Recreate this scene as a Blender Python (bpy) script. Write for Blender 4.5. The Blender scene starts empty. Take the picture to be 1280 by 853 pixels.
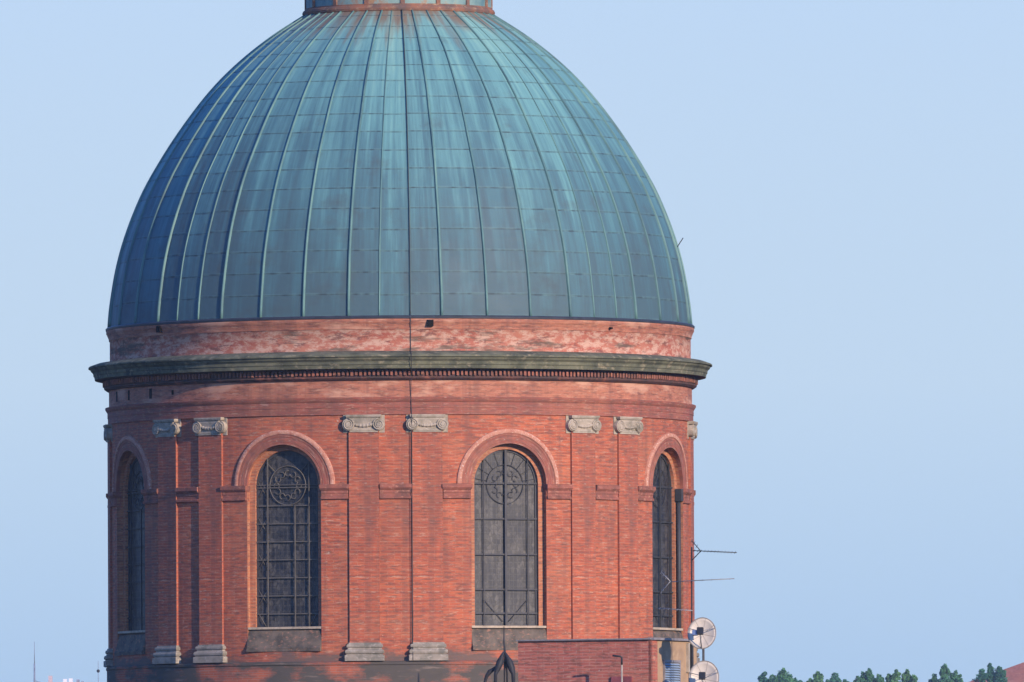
import bpy, bmesh, math, random
from mathutils import Vector, Matrix, noise as mnoise
R_ = math.radians
PI = math.pi
random.seed(7)
scene = bpy.context.scene
COL = scene.collection

# ------------------------------------------------------------------ camera
FPX = 18250.0                       # focal length in photo pixels (1280 wide)
CAMPOS = Vector((0.0, -500.0, 2.0))
AIM = Vector((3.83, 0.0, 21.41))
ROLL = R_(0.30)
fwd = (AIM - CAMPOS).normalized()
right0 = fwd.cross(Vector((0, 0, 1))).normalized()
up0 = right0.cross(fwd).normalized()
# roll: the photo leans slightly, left side lower
right = (right0 * math.cos(ROLL) - up0 * math.sin(ROLL)).normalized()
up = (up0 * math.cos(ROLL) + right0 * math.sin(ROLL)).normalized()

def at(px, py, dist):
    """world point on the sight line of a photo pixel at a given distance"""
    return CAMPOS + dist * (fwd + right * ((px - 640.0) / FPX) - up * ((py - 426.5) / FPX))

cam = bpy.data.cameras.new('camera')
camo = bpy.data.objects.new('camera', cam)
COL.objects.link(camo)
camo.matrix_world = Matrix((
    (right.x, up.x, -fwd.x, CAMPOS.x),
    (right.y, up.y, -fwd.y, CAMPOS.y),
    (right.z, up.z, -fwd.z, CAMPOS.z),
    (0, 0, 0, 1)))
cam.sensor_width = 36.0
cam.lens = FPX / 1280.0 * 36.0
cam.clip_start = 1.0
cam.clip_end = 30000.0
scene.camera = camo

# ------------------------------------------------------------------ light
SUN_AZ = R_(36.0)     # degrees to the right of the line dome -> camera
SUN_EL = R_(17.0)
sdir = Vector((math.sin(SUN_AZ) * math.cos(SUN_EL), -math.cos(SUN_AZ) * math.cos(SUN_EL), math.sin(SUN_EL)))
sl = bpy.data.lights.new('sun', 'SUN')
sl.energy = 4.0
sl.angle = R_(0.55)
sl.color = (1.0, 0.80, 0.62)
so = bpy.data.objects.new('sun', sl)
COL.objects.link(so)
so.location = (60, -120, 120)
so.rotation_euler = (-sdir).to_track_quat('-Z', 'Y').to_euler()

world = bpy.data.worlds.new('World')
scene.world = world
world.use_nodes = True
wn = world.node_tree
wn.nodes.clear()
wo = wn.nodes.new('ShaderNodeOutputWorld')
bg = wn.nodes.new('ShaderNodeBackground')
sky = wn.nodes.new('ShaderNodeTexSky')
tc = wn.nodes.new('ShaderNodeTexCoord')
vadd = wn.nodes.new('ShaderNodeVectorMath'); vadd.operation = 'ADD'; vadd.inputs[1].default_value = (0, 0, 0.22)
vnorm = wn.nodes.new('ShaderNodeVectorMath'); vnorm.operation = 'NORMALIZE'
wn.links.new(tc.outputs['Generated'], vadd.inputs[0]); wn.links.new(vadd.outputs[0], vnorm.inputs[0]); wn.links.new(vnorm.outputs[0], sky.inputs[0])
sky.sky_type = 'NISHITA'
sky.sun_disc = False
sky.sun_elevation = SUN_EL
sky.sun_rotation = PI - SUN_AZ      # clockwise from +Y
sky.altitude = 150
sky.air_density = 1.0
sky.dust_density = 0.6
sky.ozone_density = 5.0
bg.inputs['Strength'].default_value = 0.15
# clear blue evening sky above, a paler band of summer haze low along the horizon
sepz = wn.nodes.new('ShaderNodeSeparateXYZ')
wn.links.new(tc.outputs['Generated'], sepz.inputs[0])
band = wn.nodes.new('ShaderNodeMapRange'); band.interpolation_type = 'SMOOTHSTEP'
band.inputs['From Min'].default_value = 0.035; band.inputs['From Max'].default_value = 0.24
band.inputs['To Min'].default_value = 1.0; band.inputs['To Max'].default_value = 0.0
wn.links.new(sepz.outputs[2], band.inputs[0])
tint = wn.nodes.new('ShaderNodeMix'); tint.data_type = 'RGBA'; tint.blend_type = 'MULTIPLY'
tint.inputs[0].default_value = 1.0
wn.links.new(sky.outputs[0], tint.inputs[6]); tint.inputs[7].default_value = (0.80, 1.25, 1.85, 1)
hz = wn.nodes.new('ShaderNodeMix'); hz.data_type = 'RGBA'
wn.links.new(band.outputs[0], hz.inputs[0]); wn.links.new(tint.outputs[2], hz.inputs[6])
# haze tone: whiter on the left, a little deeper blue low down
low = wn.nodes.new('ShaderNodeMapRange')
low.inputs['From Min'].default_value = 0.014; low.inputs['From Max'].default_value = 0.036
wn.links.new(sepz.outputs[2], low.inputs[0])
ht = wn.nodes.new('ShaderNodeMix'); ht.data_type = 'RGBA'
wn.links.new(low.outputs[0], ht.inputs[0])
H = 1.0 / (0.15 * 2 ** 0.35)
ht.inputs[6].default_value = (0.450 * H, 0.630 * H, 0.855 * H, 1)
ht.inputs[7].default_value = (0.550 * H, 0.705 * H, 0.880 * H, 1)
wn.links.new(ht.outputs[2], hz.inputs[7])
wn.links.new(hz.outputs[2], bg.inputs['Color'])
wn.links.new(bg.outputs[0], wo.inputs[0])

vs = scene.view_settings
vs.view_transform = 'Standard'
vs.look = 'None'
vs.gamma = 1.0
vs.use_curve_mapping = False
vs.exposure = 0.35

# ------------------------------------------------------------------ nodes
class NT:
    def __init__(s, name):
        m = bpy.data.materials.new(name)
        m.use_nodes = True
        s.m = m
        s.t = m.node_tree
        s.t.nodes.clear()
        s.out = s.t.nodes.new('ShaderNodeOutputMaterial')
        s.b = s.t.nodes.new('ShaderNodeBsdfPrincipled')
        s.t.links.new(s.b.outputs[0], s.out.inputs[0])
    def n(s, typ, **kw):
        nd = s.t.nodes.new(typ)
        for k, v in kw.items():
            setattr(nd, k, v)
        return nd
    def put(s, sock, v):
        if isinstance(v, bpy.types.NodeSocket):
            s.t.links.new(v, sock)
        elif isinstance(v, (tuple, list)):
            v = tuple(v)
            if len(sock.default_value) == 4 and len(v) == 3:
                v = v + (1.0,)
            sock.default_value = v
        else:
            sock.default_value = v
    def math(s, op, a, b=0.0, c=None, clamp=False):
        nd = s.n('ShaderNodeMath', operation=op, use_clamp=clamp)
        s.put(nd.inputs[0], a); s.put(nd.inputs[1], b)
        if c is not None: s.put(nd.inputs[2], c)
        return nd.outputs[0]
    def mix(s, f, a, b, mode='MIX'):
        nd = s.n('ShaderNodeMix', data_type='RGBA', blend_type=mode)
        nd.clamp_factor = True
        s.put(nd.inputs[0], f); s.put(nd.inputs[6], a); s.put(nd.inputs[7], b)
        return nd.outputs[2]
    def ramp(s, f, stops, interp='LINEAR'):
        nd = s.n('ShaderNodeValToRGB')
        cr = nd.color_ramp
        cr.interpolation = interp
        while len(cr.elements) < len(stops): cr.elements.new(0.5)
        for e, (p, c) in zip(cr.elements, stops):
            e.position = p
            e.color = (c, c, c, 1) if isinstance(c, (int, float)) else tuple(c) + (1,)
        s.put(nd.inputs[0], f)
        return nd.outputs[0]
    def uv(s):
        return s.n('ShaderNodeUVMap', uv_map='UVMap').outputs[0]
    def obj(s):
        return s.n('ShaderNodeTexCoord').outputs['Object']
    def scale(s, v, sc, off=(0, 0, 0)):
        nd = s.n('ShaderNodeMapping')
        s.put(nd.inputs[0], v)
        nd.inputs['Location'].default_value = off
        nd.inputs['Scale'].default_value = sc
        return nd.outputs[0]
    def noise(s, v, scale=1.0, detail=4, rough=0.6, dist=0.0):
        nd = s.n('ShaderNodeTexNoise')
        s.put(nd.inputs['Vector'], v)
        nd.inputs['Scale'].default_value = scale
        nd.inputs['Detail'].default_value = detail
        nd.inputs['Roughness'].default_value = rough
        nd.inputs['Distortion'].default_value = dist
        return nd.outputs[0]
    def sep(s, v):
        nd = s.n('ShaderNodeSeparateXYZ'); s.put(nd.inputs[0], v); return nd.outputs
    def comb(s, x, y, z=0.0):
        nd = s.n('ShaderNodeCombineXYZ'); s.put(nd.inputs[0], x); s.put(nd.inputs[1], y); s.put(nd.inputs[2], z)
        return nd.outputs[0]
    def bump(s, h, st=0.3, d=0.02):
        nd = s.n('ShaderNodeBump')
        nd.inputs['Strength'].default_value = st
        nd.inputs['Distance'].default_value = d
        s.put(nd.inputs['Height'], h)
        s.t.links.new(nd.outputs[0], s.b.inputs['Normal'])
    def done(s, col, rough=0.8, spec=0.3, metal=0.0):
        s.put(s.b.inputs['Base Color'], col)
        s.put(s.b.inputs['Roughness'], rough)
        s.put(s.b.inputs['Specular IOR Level'], spec)
        s.put(s.b.inputs['Metallic'], metal)
        return s.m

def brick_mat(name, c1, c2, mortar, stain=0.35, patch=None, dark=(0.17, 0.075, 0.055), pale=(0.56, 0.33, 0.22), foot=False):
    k = NT(name)
    uv = k.uv()
    # slightly wandering courses
    wob = k.noise(uv, 0.7, 2)
    s = k.sep(uv)
    v2 = k.math('ADD', s[1], k.math('MULTIPLY', k.math('SUBTRACT', wob, 0.5), 0.06))
    uvw = k.comb(s[0], v2)
    bt = k.n('ShaderNodeTexBrick')
    k.put(bt.inputs['Vector'], uvw)
    k.put(bt.inputs['Color1'], c1); k.put(bt.inputs['Color2'], c2); k.put(bt.inputs['Mortar'], mortar)
    bt.inputs['Scale'].default_value = 1.0
    bt.inputs['Mortar Size'].default_value = 0.011
    bt.inputs['Mortar Smooth'].default_value = 0.4
    bt.inputs['Bias'].default_value = -0.1
    bt.inputs['Brick Width'].default_value = 0.46
    bt.inputs['Row Height'].default_value = 0.098
    col = bt.outputs[0]
    # single-course tone variation
    lay = k.noise(k.scale(uvw, (2.2, 11.0, 1)), 1.0, 4, 0.7)
    col = k.mix(k.ramp(lay, [(0.38, 0.80), (0.52, 0.0)]), col, dark)
    lay2 = k.noise(k.scale(uvw, (2.6, 12.0, 1), (7, 3, 0)), 1.0, 3, 0.7)
    col = k.mix(k.ramp(lay2, [(0.56, 0.0), (0.68, 0.70)]), col, pale)
    # broad weathering
    big = k.noise(k.scale(uv, (0.5, 0.28, 1), (3, 9, 0)), 1.0, 5, 0.65)
    col = k.mix(k.ramp(big, [(0.40, stain), (0.62, 0.0)]), col, dark)
    big2 = k.noise(k.scale(uv, (0.35, 0.5, 1), (31, 4, 0)), 1.0, 5, 0.6)
    col = k.mix(k.ramp(big2, [(0.52, 0.0), (0.75, 0.35)]), col, (0.50, 0.21, 0.11))
    # small pale chips
    sp = k.noise(k.scale(uv, (5.0, 9.0, 1), (13, 5, 0)), 1.0, 2, 0.5)
    col = k.mix(k.ramp(sp, [(0.70, 0.0), (0.76, 0.55)]), col, (0.55, 0.42, 0.33))
    # vertical rain streaks
    vr = k.noise(k.scale(uv, (2.4, 0.16, 1), (21, 2, 0)), 1.0, 4, 0.6)
    col = k.mix(k.ramp(vr, [(0.34, 0.45), (0.50, 0.0)]), col, (0.16, 0.075, 0.06))
    if foot:
        fm = k.noise(k.scale(uv, (0.55, 0.9, 1), (8, 4, 0)), 1.0, 6, 0.65)
        fh = k.math('MULTIPLY', k.math('SUBTRACT', 10.75, s[1]), 0.55)
        col = k.mix(k.ramp(k.math('ADD', fm, fh), [(0.58, 0.0), (0.70, 0.85)]), col, (0.12, 0.095, 0.08))
    if patch:
        pn = k.noise(k.scale(uv, (patch[1], patch[2], 1), (2, 7, 0)), 1.0, 5, 0.62)
        col = k.mix(k.ramp(pn, [(patch[3], 0.0), (patch[3] + 0.10, 0.95)]), col, patch[0])
    h = k.math('ADD', k.math('MULTIPLY', bt.outputs[1], -0.5), k.math('MULTIPLY', lay, 0.8))
    k.bump(h, 0.5, 0.02)
    return k.done(col, 0.8, 0.35)

def stone_mat(name, c, c_dark, c_pale, sc=1.0, th=0.48, bumpd=0.02):
    k = NT(name)
    o = k.obj()
    a = k.noise(k.scale(o, (sc, sc, sc)), 1.3, 6, 0.65)
    b = k.noise(k.scale(o, (sc, sc, sc * 1.6), (5, 2, 1)), 4.5, 4, 0.6)
    col = k.mix(k.ramp(a, [(th - 0.14, 0.9), (th + 0.1, 0.0)]), c, c_dark)
    col = k.mix(k.ramp(b, [(0.55, 0.0), (0.72, 0.8)]), col, c_pale)
    k.bump(k.math('ADD', a, k.math('MULTIPLY', b, 0.5)), 0.5, bumpd)
    return k.done(col, 0.9, 0.2)

def plain_mat(name, c, rough=0.6, spec=0.3, metal=0.0, var=0.25, sc=3.0):
    k = NT(name)
    a = k.noise(k.obj(), sc, 4, 0.6)
    col = k.mix(k.ramp(a, [(0.35, 0.0), (0.7, 1.0)]), tuple(x * (1 - var) for x in c), tuple(min(1, x * (1 + var)) for x in c))
    return k.done(col, rough, spec, metal)

M = {}
M['brick'] = brick_mat('red_brick', (0.54, 0.132, 0.058), (0.38, 0.082, 0.042), (0.48, 0.195, 0.110), foot=True)
M['brick_pilaster'] = brick_mat('red_brick_pilaster', (0.52, 0.123, 0.056), (0.37, 0.080, 0.042), (0.46, 0.18, 0.102), 0.30)
M['brick_jamb'] = brick_mat('orange_brick_reveal', (0.52, 0.20, 0.09), (0.46, 0.15, 0.075), (0.50, 0.27, 0.15), 0.15)
M['brick_trim'] = brick_mat('moulded_brick', (0.38, 0.11, 0.07), (0.33, 0.085, 0.06), (0.36, 0.15, 0.10), 0.45,
                            patch=((0.55, 0.36, 0.28), 0.9, 5.0, 0.64))
M['frieze'] = brick_mat('frieze_brick', (0.48, 0.18, 0.105), (0.44, 0.155, 0.09), (0.46, 0.20, 0.13), 0.2,
                        patch=((0.56, 0.30, 0.20), 0.5, 1.5, 0.52))
M['brick_block'] = brick_mat('plum_brick', (0.54, 0.155, 0.105), (0.44, 0.118, 0.085), (0.50, 0.26, 0.20), 0.15)

def attic_mat():
    k = NT('flaking_plaster')
    uv = k.uv()
    base = k.noise(k.scale(uv, (0.35, 0.8, 1)), 1.0, 4, 0.6)
    col = k.mix(k.ramp(base, [(0.38, 0.0), (0.62, 1.0)]), (0.42, 0.125, 0.085), (0.50, 0.205, 0.135))
    p = k.noise(k.scale(uv, (1.3, 2.6, 1), (4, 1, 0)), 1.9, 8, 0.78)
    col = k.mix(k.ramp(p, [(0.46, 0.0), (0.56, 0.9)]), col, (0.62, 0.40, 0.30))
    d = k.noise(k.scale(uv, (0.8, 2.4, 1), (17, 3, 0)), 1.6, 8, 0.78)
    col = k.mix(k.ramp(d, [(0.54, 0.0), (0.60, 0.85)]), col, (0.20, 0.085, 0.07))
    d2 = k.noise(k.scale(uv, (0.22, 1.4, 1), (3, 3, 0)), 1.0, 6, 0.7)
    col = k.mix(k.ramp(d2, [(0.54, 0.0), (0.61, 0.85)]), col, (0.13, 0.10, 0.075))
    k.bump(p, 0.5, 0.02)
    return k.done(col, 0.92, 0.15)
M['attic'] = attic_mat()

def base_mat():
    k = NT('stained_base_brick')
    uv = k.uv()
    s = k.sep(uv)
    bt = k.n('ShaderNodeTexBrick')
    k.put(bt.inputs['Vector'], uv)
    k.put(bt.inputs['Color1'], (0.46, 0.13, 0.07)); k.put(bt.inputs['Color2'], (0.38, 0.10, 0.06)); k.put(bt.inputs['Mortar'], (0.36, 0.19, 0.14))
    bt.inputs['Scale'].default_value = 1.0
    bt.inputs['Brick Width'].default_value = 0.4
    bt.inputs['Row Height'].default_value = 0.082
    bt.inputs['Mortar Size'].default_value = 0.01
    p = k.noise(k.scale(uv, (0.42, 0.9, 1), (1.4, 2, 0)), 1.0, 7, 0.68)
    g = k.noise(k.scale(uv, (1.2, 2.0, 1), (7, 2, 0)), 1.5, 5, 0.65)
    moss = k.mix(g, (0.075, 0.07, 0.062), (0.125, 0.105, 0.088))
    col = k.mix(k.ramp(p, [(0.50, 1.0), (0.62, 0.0)]), bt.outputs[0], moss)
    q = k.noise(k.scale(uv, (0.8, 6.0, 1), (9, 2, 0)), 1.0, 5, 0.65)
    col = k.mix(k.ramp(q, [(0.58, 0.0), (0.72, 0.6)]), col, (0.33, 0.25, 0.20))
    k.bump(k.math('ADD', p, q), 0.4, 0.02)
    return k.done(col, 0.92, 0.15)
M['base'] = base_mat()

M['cornice'] = stone_mat('mossy_cornice_stone', (0.165, 0.165, 0.105), (0.055, 0.062, 0.045), (0.34, 0.29, 0.19), 0.9, 0.52)
M['corona'] = stone_mat('dark_bed_brick', (0.15, 0.070, 0.055), (0.065, 0.05, 0.048), (0.34, 0.13, 0.085), 0.8, 0.54)  # bed moulding, darker than the dentils
M['dentil'] = stone_mat('dentil_brick', (0.34, 0.13, 0.09), (0.11, 0.07, 0.06), (0.50, 0.22, 0.13), 0.9, 0.52)
M['capital'] = stone_mat('pale_capital_stone', (0.42, 0.355, 0.275), (0.20, 0.18, 0.135), (0.54, 0.47, 0.38), 1.8, 0.48)
M['base_stone'] = stone_mat('grey_base_stone', (0.34, 0.29, 0.235), (0.15, 0.145, 0.115), (0.50, 0.45, 0.38), 1.5, 0.50)
M['sill'] = stone_mat('dark_sill_stone', (0.165, 0.130, 0.100), (0.065, 0.058, 0.048), (0.40, 0.20, 0.13), 1.6, 0.50)
M['ledge'] = stone_mat('sill_ledge_stone', (0.46, 0.37, 0.27), (0.24, 0.2, 0.15), (0.55, 0.47, 0.36), 2.0, 0.45)
M['label'] = stone_mat('pale_hood_brick', (0.52, 0.25, 0.17), (0.38, 0.12, 0.075), (0.74, 0.60, 0.50), 3.2, 0.46)
M['impost'] = stone_mat('impost_brick', (0.33, 0.115, 0.08), (0.15, 0.075, 0.06), (0.50, 0.24, 0.16), 1.5, 0.50)
M['iron_dark'] = plain_mat('dark_iron', (0.045, 0.045, 0.050), 0.6, 0.4)
M['iron_pale'] = plain_mat('lit_pale_iron', (0.115, 0.105, 0.09), 0.6, 0.4)  # paler copy of the iron, the bars' lit look put into its colour
M['iron_grey'] = plain_mat('grey_iron', (0.04, 0.04, 0.04), 0.6, 0.4)
M['iron_dim'] = plain_mat('dull_lead_tracery', (0.055, 0.055, 0.056), 0.6, 0.3)
M['cable'] = plain_mat('dark_cable', (0.03, 0.03, 0.035), 0.6, 0.3)
M['hole'] = plain_mat('black_opening', (0.012, 0.010, 0.010), 0.9, 0.1)
M['lead'] = plain_mat('dark_lead_edge', (0.035, 0.040, 0.055), 0.5, 0.5)

def glass_mat():
    k = NT('leaded_stained_glass')
    uv = k.uv()
    vo = k.n('ShaderNodeTexVoronoi', feature='DISTANCE_TO_EDGE')
    k.put(vo.inputs['Vector'], k.scale(uv, (9.0, 6.0, 1)))
    vo.inputs['Scale'].default_value = 1.0
    lead = k.ramp(vo.outputs['Distance'], [(0.04, 1.0), (0.12, 0.0)])
    vc = k.n('ShaderNodeTexVoronoi', feature='F1')
    k.put(vc.inputs['Vector'], k.scale(uv, (9.0, 6.0, 1)))
    vc.inputs['Scale'].default_value = 1.0
    tone = k.sep(vc.outputs['Color'])[0]
    col = k.mix(tone, (0.012, 0.014, 0.020), (0.095, 0.088, 0.080))
    big = k.noise(k.scale(uv, (1.6, 0.9, 1)), 1.0, 5, 0.65)
    col = k.mix(k.ramp(big, [(0.42, 0.8), (0.58, 0.0)]), col, (0.016, 0.019, 0.028))
    s = k.sep(uv)
    vst = k.noise(k.scale(uv, (5.0, 0.5, 1), (3, 3, 0)), 1.0, 4, 0.6)
    col = k.mix(k.ramp(vst, [(0.5, 0.0), (0.72, 0.6)]), col, (0.11, 0.105, 0.095))
    fx = k.math('FRACT', k.math('MULTIPLY', s[0], 6.5))
    fy = k.math('FRACT', k.math('MULTIPLY', s[1], 5.0))
    w = k.math('MAXIMUM', k.math('LESS_THAN', fx, 0.16), k.math('LESS_THAN', fy, 0.12))
    col = k.mix(k.math('MULTIPLY', w, 0.30), col, (0.12, 0.115, 0.10))
    col = k.mix(k.math('MULTIPLY', lead, 0.45), col, (0.015, 0.015, 0.018))
    k.bump(k.math('ADD', big, k.math('MULTIPLY', lead, 0.2)), 0.12, 0.02)
    return k.done(col, 0.50, 0.38)
M['glass'] = glass_mat()

NROW = 18.4
def copper_mat():
    k = NT('verdigris_copper_sheet')
    uv = k.uv()
    s = k.sep(uv)
    u, v = s[0], s[1]
    bay = k.math('FLOOR', u)
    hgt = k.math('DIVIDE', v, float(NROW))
    # uneven sheet heights from bay to bay
    wn1 = k.n('ShaderNodeTexWhiteNoise', noise_dimensions='1D')
    k.put(wn1.inputs['W'], bay)
    v2 = k.math('ADD', v, k.math('MULTIPLY', wn1.outputs[0], 0.10))
    row = k.math('FLOOR', v2)
    wn2 = k.n('ShaderNodeTexWhiteNoise', noise_dimensions='2D')
    k.put(wn2.inputs['Vector'], k.comb(bay, row))
    panel = wn2.outputs[0]
    st = k.noise(k.scale(k.comb(u, v), (2.6, 0.10, 1)), 1.0, 5, 0.62)
    st2 = k.noise(k.scale(k.comb(u, v), (7.0, 0.30, 1), (5, 3, 0)), 1.0, 4, 0.62)
    blot = k.noise(k.scale(k.comb(u, v), (0.9, 0.5, 1), (9, 1, 0)), 1.0, 5, 0.62)
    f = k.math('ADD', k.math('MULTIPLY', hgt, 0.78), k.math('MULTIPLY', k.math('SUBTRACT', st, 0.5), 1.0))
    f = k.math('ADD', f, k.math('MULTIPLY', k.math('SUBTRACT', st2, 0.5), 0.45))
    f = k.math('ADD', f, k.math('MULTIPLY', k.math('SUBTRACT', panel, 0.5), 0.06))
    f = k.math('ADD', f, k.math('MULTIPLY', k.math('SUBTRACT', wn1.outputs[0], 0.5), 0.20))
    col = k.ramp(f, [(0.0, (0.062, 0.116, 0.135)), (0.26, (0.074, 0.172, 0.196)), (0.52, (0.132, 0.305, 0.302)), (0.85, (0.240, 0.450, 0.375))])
    # dark brown unpatinated blots
    col = k.mix(k.ramp(k.math('SUBTRACT', blot, k.math('MULTIPLY', hgt, 0.10)), [(0.54, 0.0), (0.70, 0.55)]), col, (0.070, 0.088, 0.092))
    # rust running down from the lantern
    rz = k.math('MULTIPLY', k.math('SUBTRACT', hgt, 0.745), 5.0)
    rs = k.noise(k.scale(k.comb(u, v), (1.5, 0.16, 1), (2.3, 8, 0)), 1.0, 4, 0.55)
    rf = k.math('ADD', k.math('SUBTRACT', rs, 0.68), k.math('MULTIPLY', rz, 0.42))
    col = k.mix(k.ramp(rf, [(0.0, 0.0), (0.22, 0.85)]), col, (0.21, 0.120, 0.068))
    # sheet laps
    fv = k.math('FRACT', v2)
    lap = k.ramp(fv, [(0.0, 1.0), (0.045, 0.9), (0.075, 0.0)])
    lapn = k.noise(k.scale(k.comb(u, row), (3.0, 7.0, 1)), 1.0, 2)
    col = k.mix(k.math('MULTIPLY', lap, k.ramp(lapn, [(0.36, 0.16), (0.62, 0.85)])), col, (0.034, 0.054, 0.064))
    pal = k.ramp(fv, [(0.075, 0.5), (0.13, 0.0)])
    col = k.mix(k.math('MULTIPLY', pal, k.ramp(lapn, [(0.4, 0.5), (0.62, 0.0)])), col, (0.16, 0.30, 0.29))
    hb = k.math('ADD', k.math('MULTIPLY', lap, -0.35), k.math('MULTIPLY', k.noise(k.scale(k.comb(u, v), (1.2, 1.0, 1)), 1.0, 2), 1.6))
    k.bump(hb, 0.35, 0.05)
    return k.done(col, k.ramp(blot, [(0.3, 0.58), (0.7, 0.74)]), 0.36)
M['copper'] = copper_mat()

def rib_mat():
    k = NT('verdigris_roll')
    o = k.obj()
    a = k.noise(k.scale(o, (0.6, 0.6, 0.35)), 1.0, 5, 0.65)
    col = k.ramp(a, [(0.30, (0.055, 0.115, 0.125)), (0.5, (0.095, 0.20, 0.19)), (0.7, (0.16, 0.30, 0.25))])
    return k.done(col, 0.6, 0.4)
M['rib'] = rib_mat()

def lantern_mat():
    k = NT('rusty_lantern_copper')
    o = k.obj()
    a = k.noise(k.scale(o, (1.0, 1.0, 0.6)), 1.2, 5, 0.65)
    col = k.ramp(a, [(0.35, (0.10, 0.20, 0.22)), (0.56, (0.22, 0.33, 0.30)), (0.66, (0.33, 0.19, 0.11)), (0.78, (0.36, 0.24, 0.13))])
    return k.done(col, 0.65, 0.35)
M['lantern'] = lantern_mat()
M['rust'] = stone_mat('rusty_copper', (0.30, 0.13, 0.075), (0.12, 0.09, 0.08), (0.40, 0.27, 0.16), 1.1, 0.50)
M['tan'] = stone_mat('tan_render', (0.40, 0.27, 0.165), (0.28, 0.19, 0.12), (0.46, 0.33, 0.21), 0.8, 0.40, 0.008)
M['quoin'] = brick_mat('quoin_brick', (0.46, 0.13, 0.08), (0.40, 0.10, 0.07), (0.42, 0.2, 0.14), 0.1)
M['red_board'] = plain_mat('dark_red_board', (0.24, 0.065, 0.07), 0.7, 0.3)
M['zinc'] = plain_mat('zinc', (0.24, 0.22, 0.22), 0.5, 0.5)
M['louvre'] = plain_mat('blue_grey_louvre', (0.30, 0.40, 0.52), 0.45, 0.5, 0.0, 0.12)
M['pipe'] = plain_mat('pale_pipe', (0.42, 0.36, 0.28), 0.6, 0.3)
M['dish'] = plain_mat('cream_dish_paint', (0.60, 0.53, 0.44), 0.5, 0.35, 0.0, 0.10)
M['dish_rim'] = plain_mat('grey_dish_rim', (0.28, 0.25, 0.22), 0.5, 0.35)
M['lnb'] = plain_mat('black_receiver', (0.02, 0.02, 0.024), 0.5, 0.4)
M['blue'] = plain_mat('blue_plastic', (0.14, 0.20, 0.36), 0.5, 0.4)
M['alu'] = plain_mat('dull_aluminium', (0.22, 0.22, 0.23), 0.45, 0.5, 0.3)
M['tile'] = stone_mat('far_roof_tile', (0.30, 0.115, 0.08), (0.20, 0.08, 0.06), (0.38, 0.19, 0.13), 0.5, 0.45)
M['far_wall'] = plain_mat('far_house_wall', (0.60, 0.56, 0.52), 0.9, 0.1)
M['far_white'] = plain_mat('white_roof_box', (0.62, 0.63, 0.66), 0.7, 0.2, 0, 0.05)
M['far_pink'] = plain_mat('pink_chimney', (0.45, 0.36, 0.37), 0.9, 0.1)
M['far_pole'] = plain_mat('far_pole_steel', (0.22, 0.25, 0.32), 0.6, 0.3)
M['bark'] = plain_mat('bark', (0.07, 0.05, 0.035), 0.9, 0.1)

def leaf_mat(name, c):
    k = NT(name)
    oi = k.n('ShaderNodeTexCoord').outputs['Object']
    a = k.noise(oi, 0.9, 3, 0.6)
    col = k.mix(k.ramp(a, [(0.35, 0.0), (0.65, 1.0)]), tuple(x * 0.6 for x in c), tuple(x * 1.35 for x in c))
    return k.done(col, 0.75, 0.15)
M['leaf_a'] = leaf_mat('deep_green_leaf', (0.075, 0.200, 0.085))
M['leaf_b'] = leaf_mat('teal_green_leaf', (0.055, 0.170, 0.092))
M['leaf_c'] = leaf_mat('mid_green_leaf', (0.105, 0.235, 0.080))

def ground_mat():
    k = NT('dry_grass_and_earth')
    o = k.obj()
    a = k.noise(o, 0.02, 6, 0.6)
    col = k.mix(a, (0.050, 0.062, 0.045), (0.085, 0.085, 0.075))
    return k.done(col, 0.95, 0.1)
M['ground'] = ground_mat()

# ------------------------------------------------------------------ mesh helpers
def link(name, me, parent=None, mat=None):
    o = bpy.data.objects.new(name, me)
    COL.objects.link(o)
    if mat is not None and me is not None:
        me.materials.append(mat)
    if parent is not None:
        o.parent = parent
    return o

def empty(name, loc=(0, 0, 0), rz=0.0):
    o = bpy.data.objects.new(name, None)
    COL.objects.link(o)
    o.location = loc
    o.rotation_euler = (0, 0, rz)
    o.empty_display_size = 0.5
    return o

def tag(o, label=None, cat=None, group=None, kind=None):
    if label: o['label'] = label
    if cat: o['category'] = cat
    if group: o['group'] = group
    if kind: o['kind'] = kind
    return o

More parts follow.
